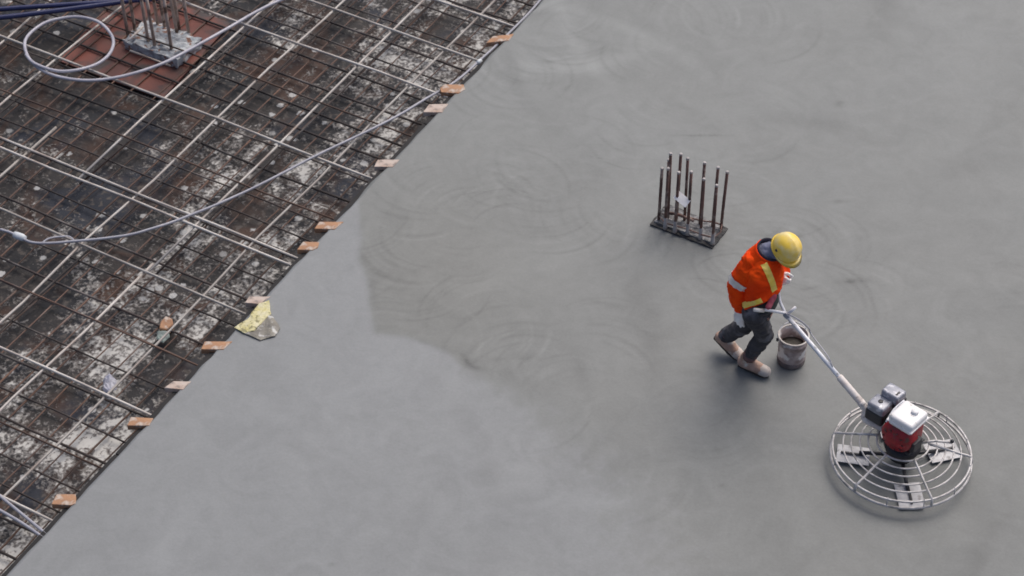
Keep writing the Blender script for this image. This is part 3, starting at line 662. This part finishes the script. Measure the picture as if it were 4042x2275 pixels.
# engine: red blower housing facing the camera side, crank case, tank, air cleaner, muffler
bm = bmesh.new()
rx = hh.to_track_quat('Z', 'Y').to_matrix().to_4x4()
box('crankcase', T(0.0, 0.02, 0.38), (0.20, 0.19, 0.20), M['engine_red'], tw, ROTE, 0.02, 3, True)
bh = lathe('blower_housing', [(0.06, -0.085), (0.105, -0.075), (0.135, -0.045), (0.142, 0.0), (0.142, 0.06)], T(0.0, -0.09, 0.40), M['engine_red'], tw, rx, 26)
lathe('recoil_cover', [(0.03, -0.022), (0.062, -0.016), (0.074, 0.0), (0.076, 0.012)], T(0.0, -0.172, 0.40), M['engine_red'], bh, rx, 22)
for k in range(10):
    a_ = k * 2 * pi / 10; p = T(0.0, -0.168, 0.40) + g * cos(a_) * 0.09 + Vector((0, 0, sin(a_) * 0.09))
    box('vent_slot', p, (0.022, 0.012, 0.006), M['dark_metal'], bh, frame(g * cos(a_) + Vector((0, 0, sin(a_))), hh), 0.001, 1)
tk = T(0.03, 0.02, 0.0)
tkc = qe(860, 625, 0.63); tkc.z = 0.575
tkk = box('fuel_tank', tkc, (0.225, 0.235, 0.105), M['tank'], tw, ROTE, 0.026, 4, True)
box('tank_seam', tkc + Vector((0, 0, -0.010)), (0.238, 0.248, 0.010), M['tank'], tkk, ROTE, 0.003, 2)
lathe('fuel_cap', [(0.030, -0.01), (0.031, 0.012), (0.027, 0.018)], tkc + g * 0.03 + hh * 0.04 + Vector((0, 0, 0.056)), M['tank'], tkk, None, 20)
mfc = qe(620, 245, 0.62); mfc.z = 0.56
ac = box('air_cleaner', mfc, (0.165, 0.125, 0.11), M['steel_grey'], tw, ROTE, 0.018, 3, True)
box('cover_band', mfc + Vector((0, 0, -0.045)), (0.178, 0.138, 0.045), M['black'], ac, ROTE, 0.008, 2)
box('latch', mfc + g * 0.045 + hh * -0.01 + Vector((0, 0, 0.056)), (0.018, 0.05, 0.006), M['dark_metal'], ac, ROTE, 0.002, 1)
m2 = qe(400, 430, 0.56); m2.z = 0.50
mf = box('muffler', m2, (0.16, 0.15, 0.11), M['steel_grey'], tw, ROTE, 0.022, 3, True)
box('muffler_body', m2 + Vector((0, 0, -0.07)), (0.17, 0.165, 0.12), M['black'], mf, ROTE, 0.02, 2)
lathe('exhaust_hole', [(0.018, -0.004), (0.020, 0.004), (0.012, 0.005)], m2 + Vector((0, 0, 0.055)), M['dark_metal'], mf, None, 14)
tube('fuel_line', spline([tkc - g * 0.12 + hh * 0.11 + Vector((0, 0, .03)), tkc - g * 0.135 + hh * 0.0 + Vector((0, 0, 0.0)), tkc - g * 0.12 - hh * 0.12 + Vector((0, 0, -0.04))], 5), 0.008, M['chrome'], tw, 8)
box('carburettor', T(-0.10, -0.03, 0.42), (0.10, 0.09, 0.10), M['dark_metal'], tw, ROTE, 0.01, 2)
box('governor_plate', T(0.14, -0.05, 0.36), (0.05, 0.12, 0.10), M['dark_metal'], tw, ROTE, 0.01, 2)
tube('lift_arm', [T(0.10, 0.05, 0.27), T(0.20, 0.16, 0.28), T(0.30, 0.24, 0.27)], 0.011, M['ring'], tw, 8)
lathe('lift_knob', [(0.012, -.012), (0.017, 0), (0.012, .014)], T(0.30, 0.24, 0.285), M['black'], tw, None, 12)
# handle
J = qw(772, 792, 0.90); Kp = qt(455, 300, 0.43); F0 = qt(470, 425, 0.34)
hd = tube('handle_shaft', [J, J.lerp(Kp, .5), Kp], [0.0175, 0.0185, 0.02], M['chrome'], tw, 12)
a = J.lerp(Kp, 0.70)
tube('handle_sleeve', [a, a.lerp(Kp, .05), Kp, Kp + (Kp - J).normalized() * 0.02], [0.024, 0.030, 0.031, 0.03], M['pale_paint'], tw, 12)
tube('handle_foot', spline([Kp - (Kp - J).normalized() * 0.02, Kp + Vector((0.04, -0.03, -0.05)), F0 + Vector((0.02, -0.02, -0.02)), T(-0.14, 0.0, 0.28)], 4), [0.034] * 12 + [0.034], M['pale_paint'], tw, 12)
GL, GR = qw(714, 562, 1.03), qw(508, 766, 1.06)
GLT = qw(796, 482, 1.12)
up_ = Vector((0, 0, 1))
hb = tube('handlebar', spline([GL, GL.lerp(J, .55) + Vector((-.012, .0, 0)), J.lerp(GL, 0.12), J, J.lerp(GR, .12), J.lerp(GR, .6) + Vector((0.0, 0.01, 0.0)), GR], 6), 0.0125, M['chrome'], tw, 10)
tube('grip', spline([GL.lerp(J, .12), GL, GL.lerp(GLT, .5), GLT], 4), 0.0165, M['black'], hb, 10)
tube('grip', [GR.lerp(J, .30), GR], 0.0165, M['reflective'], hb, 10)
tube('pitch_lever', [qw(800, 800, 0.90), qw(835, 775, 0.93), qw(872, 742, 0.96)], 0.0125, M['chrome'], tw, 8)
box('clamp', J + (Kp - J).normalized() * 0.03, (0.05, 0.042, 0.042), M['steel_grey'], tw, frame(Kp - J, V), 0.008, 2)
tube('throttle_cable', spline([qw(800, 800, .92), qw(900, 855, .86), qw(985, 925, .78), qw(1012, 985, .72), J.lerp(Kp, .52) + Vector((0.02, 0.02, 0.03)), J.lerp(Kp, .62) + Vector((0, 0, 0.02))], 6), 0.0055, M['conduit'], tw, 6)

# ================================================================= THE WORKER
f = Vector((0.848, -0.53, 0)).normalized(); r = Vector((-0.53, -0.848, 0)).normalized(); Zv = Vector((0, 0, 1))
hip = qw(548, 752, 0.90); neck = qw(628, 285, 1.375)
rs = qw(492, 370, 1.30); ls = rs - r * 0.32 + f * 0.05 - Zv * 0.05
re = qw(362, 560, 1.06); rw = qw(386, 745, 0.86)
le = ls + f * 0.06 - r * 0.02 - Zv * 0.25
lg = GLT.lerp(GL, 0.25)
lw = lg - f * 0.075 + Zv * 0.02 - r * 0.0
rh = hip + r * 0.085; lh = hip - r * 0.085
rk = qw(590, 985, 0.50); ra = qw(452, 1195, 0.125)
lk = qw(425, 905, 0.52); la = qw(240, 1000, 0.185)
tax = (neck - hip).normalized()
TR = frame(r, tax)                                        # local x: to his right, y: up the spine, z: back/front
hf = Vector((0.60, -0.80, 0)).normalized(); hr = Vector((-0.80, -0.60, 0))
tilt = R(30)
hfw = hf * cos(tilt) - Zv * sin(tilt); hup = hf * sin(tilt) + Zv * cos(tilt); hrt = hfw.cross(hup)
hc = qw(782, 243, 1.475)
HR = Matrix((hfw, -hrt, hup)).transposed().to_4x4()       # x forward, y to his left, z crown
def Hd(a, b, c): return hc + hfw * a - hrt * b + hup * c
SC = {'toe': 0}
base = (ra + la) / 2; base.z = 0
# --- body: one continuous skin
bd = Blob()
bd.chain([hip - Zv * 0.02, hip.lerp(neck, .45), neck - tax * 0.10], [0.12, 0.115, 0.12])
bd.ell(hip.lerp(neck, .72), (0.165, 0.16, 0.10), TR).ell(hip, (0.15, 0.11, 0.105), TR)
bd.chain([neck - tax * 0.08, neck, hc - hup * 0.07], [0.07, 0.055, 0.052])
bd.chain([rs, re, rw], [0.062, 0.045, 0.032]); bd.chain([ls, le, lw], [0.062, 0.045, 0.032])
bd.chain([rh, rk, ra], [0.075, 0.05, 0.036]); bd.chain([lh, lk, la], [0.075, 0.05, 0.036])
ft = qw(608, 1328, 0.035) ; fl = qw(352, 1168, 0.035)
bd.chain([ra, ra.lerp(ft, .25) - Zv * 0.045, ft], [0.042, 0.042, 0.034]); bd.chain([la, la.lerp(fl, .25) - Zv * 0.03, fl], [0.042, 0.042, 0.034])
bd.ell(hc + hup * 0.01, (0.098, 0.077, 0.115), HR).ell(Hd(0.035, 0, -0.07), (0.060, 0.055, 0.055), HR)          # skull, jaw
bd.cap(Hd(0.092, 0, -0.005), Hd(0.112, 0, -0.042), 0.010, 0.016).ell(Hd(0.093, 0, -0.075), (0.012, 0.025, 0.008), HR).ell(Hd(0.088, 0, -0.108), 0.022)   # nose, mouth, chin
for s in (-1, 1): bd.ell(Hd(-0.01, s * 0.080, -0.03), (0.018, 0.008, 0.032), HR).ell(Hd(0.075, s * 0.034, 0.014), (0.02, 0.026, 0.010), HR)
def hand(B, wr, d, s, n, curl, k=1.0, thumb=0.6, m=1.0):
    """palm of four metacarpals, four bent fingers and a thumb leaving the palm's side; d: finger direction, s: towards the thumb, n: palm side"""
    d, n = d.normalized(), n.normalized(); s = s.normalized()
    tips = []
    for i, (off, ln) in enumerate(((0.030, 0.074), (0.010, 0.082), (-0.010, 0.076), (-0.029, 0.060))):
        ln *= m; off *= m
        kn = wr + d * (0.088 - 0.006 * abs(i - 1)) * m + s * off
        B.cap(wr + d * 0.012 + s * off * 0.55, kn, 0.0165 * k, 0.0125 * k)
        p = kn; ang = 0.0
        for j, fr_ in enumerate((0.45, 0.32, 0.23)):
            ang += curl[j] * (1 + 0.10 * (i - 1.5) * (1 if j == 0 else .4))
            q = p + (d * cos(ang) + n * sin(ang)) * ln * fr_ + s * (0.0016 * (1.5 - i))
            B.cap(p, q, (0.0108 - 0.001 * j) * k, (0.0100 - 0.001 * j) * k); p = q
    b0 = wr + d * 0.028 + s * 0.028; b1 = b0 + (d * 0.5 + s * 0.62 + n * 0.35).normalized() * 0.042
    b2 = b1 + (d * 0.75 + s * 0.25 * (1 - thumb) + n * thumb).normalized() * 0.032; b3 = b2 + (d * 0.8 + n * thumb * 1.1 - s * 0.1).normalized() * 0.027
    B.chain([b0, b1, b2, b3], [0.017 * k, 0.013 * k, 0.0115 * k, 0.0095 * k])
rhd = (qw(362, 905, 0.70) - rw).normalized(); rhs = (f - rhd * f.dot(rhd)).normalized(); rhn = -r - rhd * (-r).dot(rhd)
gdir = (GLT - GL).normalized()
lhd = (f * 0.9 - Zv * 0.15); lhd = (lhd - gdir * lhd.dot(gdir)).normalized(); lhs = -gdir if gdir.z < 0 else gdir; lhn = lhd.cross(lhs); 
if lhn.dot(Zv) > 0: lhn = -lhn
lwr = lg - lhd * 0.075 - lhn * 0.030
hand(bd, rw, rhd, rhs, rhn, (0.18, 0.26, 0.2), 0.86, 0.6, 1.12)
hand(bd, lwr, lhd, lhs, lhn, (0.75, 1.2, 0.9), 0.86)
bd.cap(lw, lwr, 0.03, 0.028)
me_bm = bd.mesh(0.0075, 3)
me = bpy.data.meshes.new('person'); me_bm.to_mesh(me); me_bm.free()
for v_ in me.vertices: v_.co -= base
me.materials.append(M['skin'])
for p in me.polygons: p.use_smooth = True
man = bpy.data.objects.new('person', me); C.objects.link(man); man.location = base; man.matrix_world = Matrix.Translation(base)
tag(man, 'stooping worker in an orange hi-vis jacket and yellow hard hat walking behind the trowel machine', 'person')
for s in (-1, 1):
    bm = bmesh.new(); bmesh.ops.create_icosphere(bm, subdivisions=2, radius=0.0125, matrix=Matrix.Translation(Hd(0.086, s * 0.032, -0.008))); obj('eye', bm, M['reflective'], man, True)
# --- jacket
jk = Blob()
jk.ell(hip.lerp(neck, .66), (0.185, 0.205, 0.145), TR).ell(hip.lerp(neck, .34) + f * 0.01, (0.168, 0.17, 0.140), TR).ell(hip.lerp(neck, .14), (0.165, 0.085, 0.140), TR)
jk.cap(rs - r * 0.03, ls + r * 0.02, 0.092, 0.08).ell(hip.lerp(neck, .86) - f * 0.035, (0.13, 0.10, 0.095), TR)
jbm = jk.mesh(0.011, 4, 0.017, 8.5)
def cut(bm, co, no):                                       # keep the side the normal points to
    bmesh.ops.bisect_plane(bm, geom=bm.verts[:] + bm.edges[:] + bm.faces[:], plane_co=co, plane_no=no, clear_inner=True)
H1, H2 = qw(425, 728, 0.90), qw(722, 566, 1.02)
hn = (H2 - H1).cross(Vector((0, 1, -0.62))).normalized()
if hn.z < 0: hn = -hn
cut(jbm, H1, hn)
jrim = [e for e in jbm.edges if e.is_boundary]
ex = bmesh.ops.extrude_edge_only(jbm, edges=jrim); hv = [v for v in ex['geom'] if isinstance(v, bmesh.types.BMVert)]
hc_ = sum((v.co for v in hv), Vector()) / len(hv)
for v in hv: v.co = v.co.lerp(hc_, 0.10) + hn * 0.015
sl_ = Blob(); rcuff = rw + (re - rw).normalized() * 0.02
sl_.chain([rs + Zv * 0.004 - r * 0.01, rs.lerp(re, .5) + r * 0.014, re + r * 0.004, re.lerp(rw, .55) + r * 0.010, rcuff], [0.103, 0.095, 0.083, 0.077, 0.066])
slv = sl_.mesh(0.010, 3, 0.020, 10.0)
sl2 = Blob(); sl2.chain([ls, le, le.lerp(lw, .7)], [0.085, 0.075, 0.058]); slv2 = sl2.mesh(0.011, 3, 0.008, 12)
def strip(src, name, planes, material, parent, off=0.004):
    """a strip sewn on a garment: the garment's own surface between planes, lifted off it"""
    b2 = src.copy()
    for co, no in planes: cut(b2, co, no)
    b2.normal_update()
    for v in b2.verts: v.co += v.normal * off
    return obj(name, b2, material, parent, True)
arm_ax = (re - rs).normalized(); AL = (re - rs).length
pa, pb = qw(548, 330, 1.30), qw(630, 520, 1.13)
mn = (f * 0.75 + r * 0.65 + Zv * 0.15).normalized(); sn = (pb - pa).cross(mn).normalized(); sdir = (pb - pa).normalized()
chest = [(pa - sn * 0.026, sn), (pa + sn * 0.026, -sn), (pa - sdir * 0.02, sdir), (qw(612, 585, 1.09), -sdir), (hip.lerp(neck, .6), mn)]
st1 = (strip, jbm.copy(), chest)
jo = obj('jacket', jbm, M['hivis'], man, True)
strip(st1[1], 'chest_stripe', chest, M['hivis_yellow'], jo, 0.004)
jw = [(H1 + hn * 0.012, hn), (H1 + hn * 0.052, -hn)]
strip(st1[1], 'waist_stripe', jw + [(H1 + (H2 - H1) * 0.42, (H1 - H2).normalized())], M['hivis_yellow'], jo, 0.004)
so_ = obj('sleeve', slv.copy(), M['hivis'], jo, True)
strip(slv, 'sleeve_stripe', [(rs + arm_ax * AL * 0.66, (arm_ax + r * .25).normalized()), (rs + arm_ax * AL * 0.92, -(arm_ax + r * .25).normalized())], M['reflective'], jo, 0.005)
obj('sleeve', slv2, M['hivis'], jo, True)
# collar and hood
nb = neck + tax * 0.005
CR = Matrix((r, -(r.cross(tax)), tax)).transposed().to_4x4()
ctop = qw(640, 225, 1.44)
cax = (ctop - nb).normalized(); cax = (tax * 0.8 + f * 0.35).normalized()
CR = frame(r, cax.cross(r)); CR = Matrix((r, cax.cross(r).normalized(), cax)).transposed().to_4x4()
lathe('collar', [(0.140, -0.07), (0.124, 0.0), (0.112, 0.045), (0.113, 0.065), (0.106, 0.067), (0.098, 0.03)], nb - cax * 0.01 + r * 0.015 - f * 0.015, M['hivis'], man, CR, 28, False)
lathe('collar_lining', [(0.106, 0.066), (0.1075, 0.090), (0.101, 0.092), (0.093, 0.06), (0.09, 0.0)], nb - cax * 0.018 + r * 0.012 - f * 0.012, M['navy'], man, CR, 28, False)
hb_ = Blob(); hb_.ell(hc - hfw * 0.030 - hup * 0.005, (0.098, 0.092, 0.115), HR).chain([hc - hfw * 0.02 - hup * 0.06, nb + cax * 0.02], [0.088, 0.092]).ell(nb + cax * 0.03 - f * 0.04, (0.085, 0.06, 0.05), CR)
obj('hood', hb_.mesh(0.009, 3, 0.012, 14), M['hood'], man, True)
# shirt tail under the open jacket
sb = Blob(); sb.ell(hip + tax * 0.09 + f * 0.03, (0.146, 0.13, 0.112), TR)
obj('shirt', sb.mesh(0.010, 3, 0.005, 14), M['shirt'], man, True)
pbm = Blob(); pbm.cap(qw(672, 650, 1.10), qw(632, 742, 1.06), 0.032, 0.024)
obj('pocket_cloth', pbm.mesh(0.008, 2, 0.004, 16), M['pink_cloth'], man, True)
# trousers
tr_ = Blob()
tr_.ell(hip, (0.158, 0.12, 0.118), TR)
rc, lc = ra.lerp(rk, .20), la.lerp(lk, .14)
tr_.chain([rh, rh.lerp(rk, .5) + f * 0.01, rk + f * 0.012, rk.lerp(ra, .5), rc], [0.098, 0.084, 0.070, 0.066, 0.064])
tr_.chain([lh, lh.lerp(lk, .5), lk, lk.lerp(la, .5), lc], [0.098, 0.082, 0.070, 0.066, 0.064])
obj('trousers', tr_.mesh(0.0105, 3, 0.014, 11), M['trouser'], man, True)
tube('belt', [hip + tax * 0.055 + r * cos(k * pi / 12) * 0.158 + f * sin(k * pi / 12) * 0.122 for k in range(24)], 0.015, M['black'], man, 6, True)
# boots
def boot(an, toe, heel_up, knee):
    d = (toe - an); d.z = 0; d.normalize(); side = Vector((-d.y, d.x, 0))
    pitch = heel_up
    dd = d * cos(pitch) - Zv * sin(pitch); uu = d * sin(pitch) + Zv * cos(pitch)
    Bm = Matrix((dd, side, uu)).transposed().to_4x4()
    o0 = toe - dd * 0.205                                   # heel centre at sole level
    P = lambda a, b, c: o0 + dd * a + side * b + uu * c
    bt = Blob(); bt.cap(P(-0.012, 0, .050), P(0.10, 0, .052), 0.051, 0.053).cap(P(.10, 0, .052), P(.19, 0, .046), 0.053, 0.050).cap(P(0.0, 0, .06), P(0.015, 0, .12), 0.045, 0.05).cap(P(0.015, 0, .12), an.lerp(knee, .22), 0.052, 0.050)
    bt.cap(P(.05, 0, .085), P(.14, 0, .06), 0.042, 0.042)
    b = obj('boot', bt.mesh(0.008, 3, 0.003, 18), M['boot'], man, True)
    tcp = Blob(); tcp.cap(P(.168, 0, .047), P(.198, 0, .046), 0.053, 0.051); obj('toe_cap', tcp.mesh(0.007, 3), M['boot_toe'], b, True)
    bm = bmesh.new(); out = [(-0.045, .028), (-.052, 0), (-.045, -.028), (.05, -.038), (.14, -.046), (.205, -.040), (.238, -.016), (.238, .016), (.205, .040), (.14, .046), (.05, .038)]
    vs = [bm.verts.new(P(a * .97, b_ * .92, .010)) for a, b_ in out]; fc = bm.faces.new(vs)
    ex = bmesh.ops.extrude_face_region(bm, geom=[fc]); bmesh.ops.translate(bm, vec=uu * -0.014, verts=[v for v in ex['geom'] if isinstance(v, bmesh.types.BMVert)])
    obj('sole', bm, M['sole'], b)
    tube('boot_collar', [an.lerp(knee, .06), an.lerp(knee, .24)], [0.059, 0.061], M['glove_cuff'], b, 16)
    return b
ft2 = ft.copy(); ft2.z = 0.012; fl2 = fl.copy(); fl2.z = 0.014
boot(ra, ft2, 0.03, rk); boot(la, fl2, 0.50, lk)
# gloves
gr_ = Blob(); hand(gr_, rw, rhd, rhs, rhn, (0.18, 0.26, 0.2), 1.32, 0.6, 1.14); gr_.cap(rw - rhd * 0.05, rw + rhd * 0.02, 0.040, 0.034)
gro = obj('glove', gr_.mesh(0.0055, 2), M['glove'], man, True)
gl_ = Blob(); hand(gl_, lwr, lhd, lhs, lhn, (0.75, 1.2, 0.9), 1.12); gl_.cap(lw, lwr + lhd * 0.02, 0.038, 0.033)
glo = obj('glove', gl_.mesh(0.0055, 2), M['glove'], man, True)
tube('cuff', [lw - (lwr - lw) * 0.6, lw + (lwr - lw) * 0.25], [0.047, 0.042], M['glove_cuff'], glo, 14)
tube('cuff', [rw - rhd * 0.055, rw - rhd * 0.03], [0.050, 0.046], M['glove_cuff'], gro, 14)
# hard hat
HC = hc + hup * 0.022 + hf * -0.012
ht = bmesh.new(); seg = 40; rows = []
prof = [(1.0, 0.0), (0.995, 0.022), (0.96, 0.055), (0.87, 0.088), (0.70, 0.118), (0.45, 0.136), (0.2, 0.144), (0.02, 0.146)]
for (k, z) in prof:
    row = []
    for i in range(seg):
        a = 2 * pi * i / seg; x, y = 0.126 * k * cos(a), 0.114 * k * sin(a)
        zz = z + (0.006 * math.exp(-(y / 0.016) ** 2) if z > 0.05 else 0)
        row.append(ht.verts.new(HC + hfw * x - hrt * y + hup * zz))
    rows.append(row)
for a, b in zip(rows, rows[1:]):
    for i in range(seg): ht.faces.new((a[i], a[(i + 1) % seg], b[(i + 1) % seg], b[i]))
ht.faces.new(rows[-1])
hat = obj('hard_hat', ht, M['helmet'], man, True)
bm = bmesh.new(); ri, ro, rl = [], [], []
for i in range(seg):
    a = 2 * pi * i / seg; fr_ = max(0, cos(a)) ** 1.3
    ex_ = 0.010 + 0.036 * fr_
    ri.append(bm.verts.new(HC + hfw * 0.125 * cos(a) - hrt * 0.113 * sin(a) + hup * 0.006))
    ro.append(bm.verts.new(HC + hfw * (0.126 + ex_) * cos(a) - hrt * (0.114 + ex_ * 0.75) * sin(a) + hup * (-0.004 - 0.010 * fr_)))
    rl.append(bm.verts.new(HC + hfw * 0.124 * cos(a) - hrt * 0.112 * sin(a) + hup * -0.004))
for i in range(seg):
    j = (i + 1) % seg; bm.faces.new((ri[i], ri[j], ro[j], ro[i])); bm.faces.new((ro[i], ro[j], rl[j], rl[i])); bm.faces.new((rl[i], rl[j], ri[j], ri[i]))
obj('brim', bm, M['helmet'], hat, True)
for (a, b, c) in ((-0.015, -0.108, 0.045), (-0.015, 0.108, 0.045)):
    lathe('emblem', [(0.013, -0.004), (0.0125, 0.004), (0.006, 0.005)], HC + hfw * a - hrt * b + hup * c, M['dark_metal'], hat, (-hrt * b + hup * 0.06).to_track_quat('Z', 'Y').to_matrix().to_4x4(), 14)
tube('chin_strap', spline([Hd(-.0, .082, 0.0), Hd(.03, .072, -.08), Hd(.06, 0, -.128), Hd(.03, -.072, -.08), Hd(-.0, -.082, 0.0)], 5), 0.005, M['black'], hat, 6)
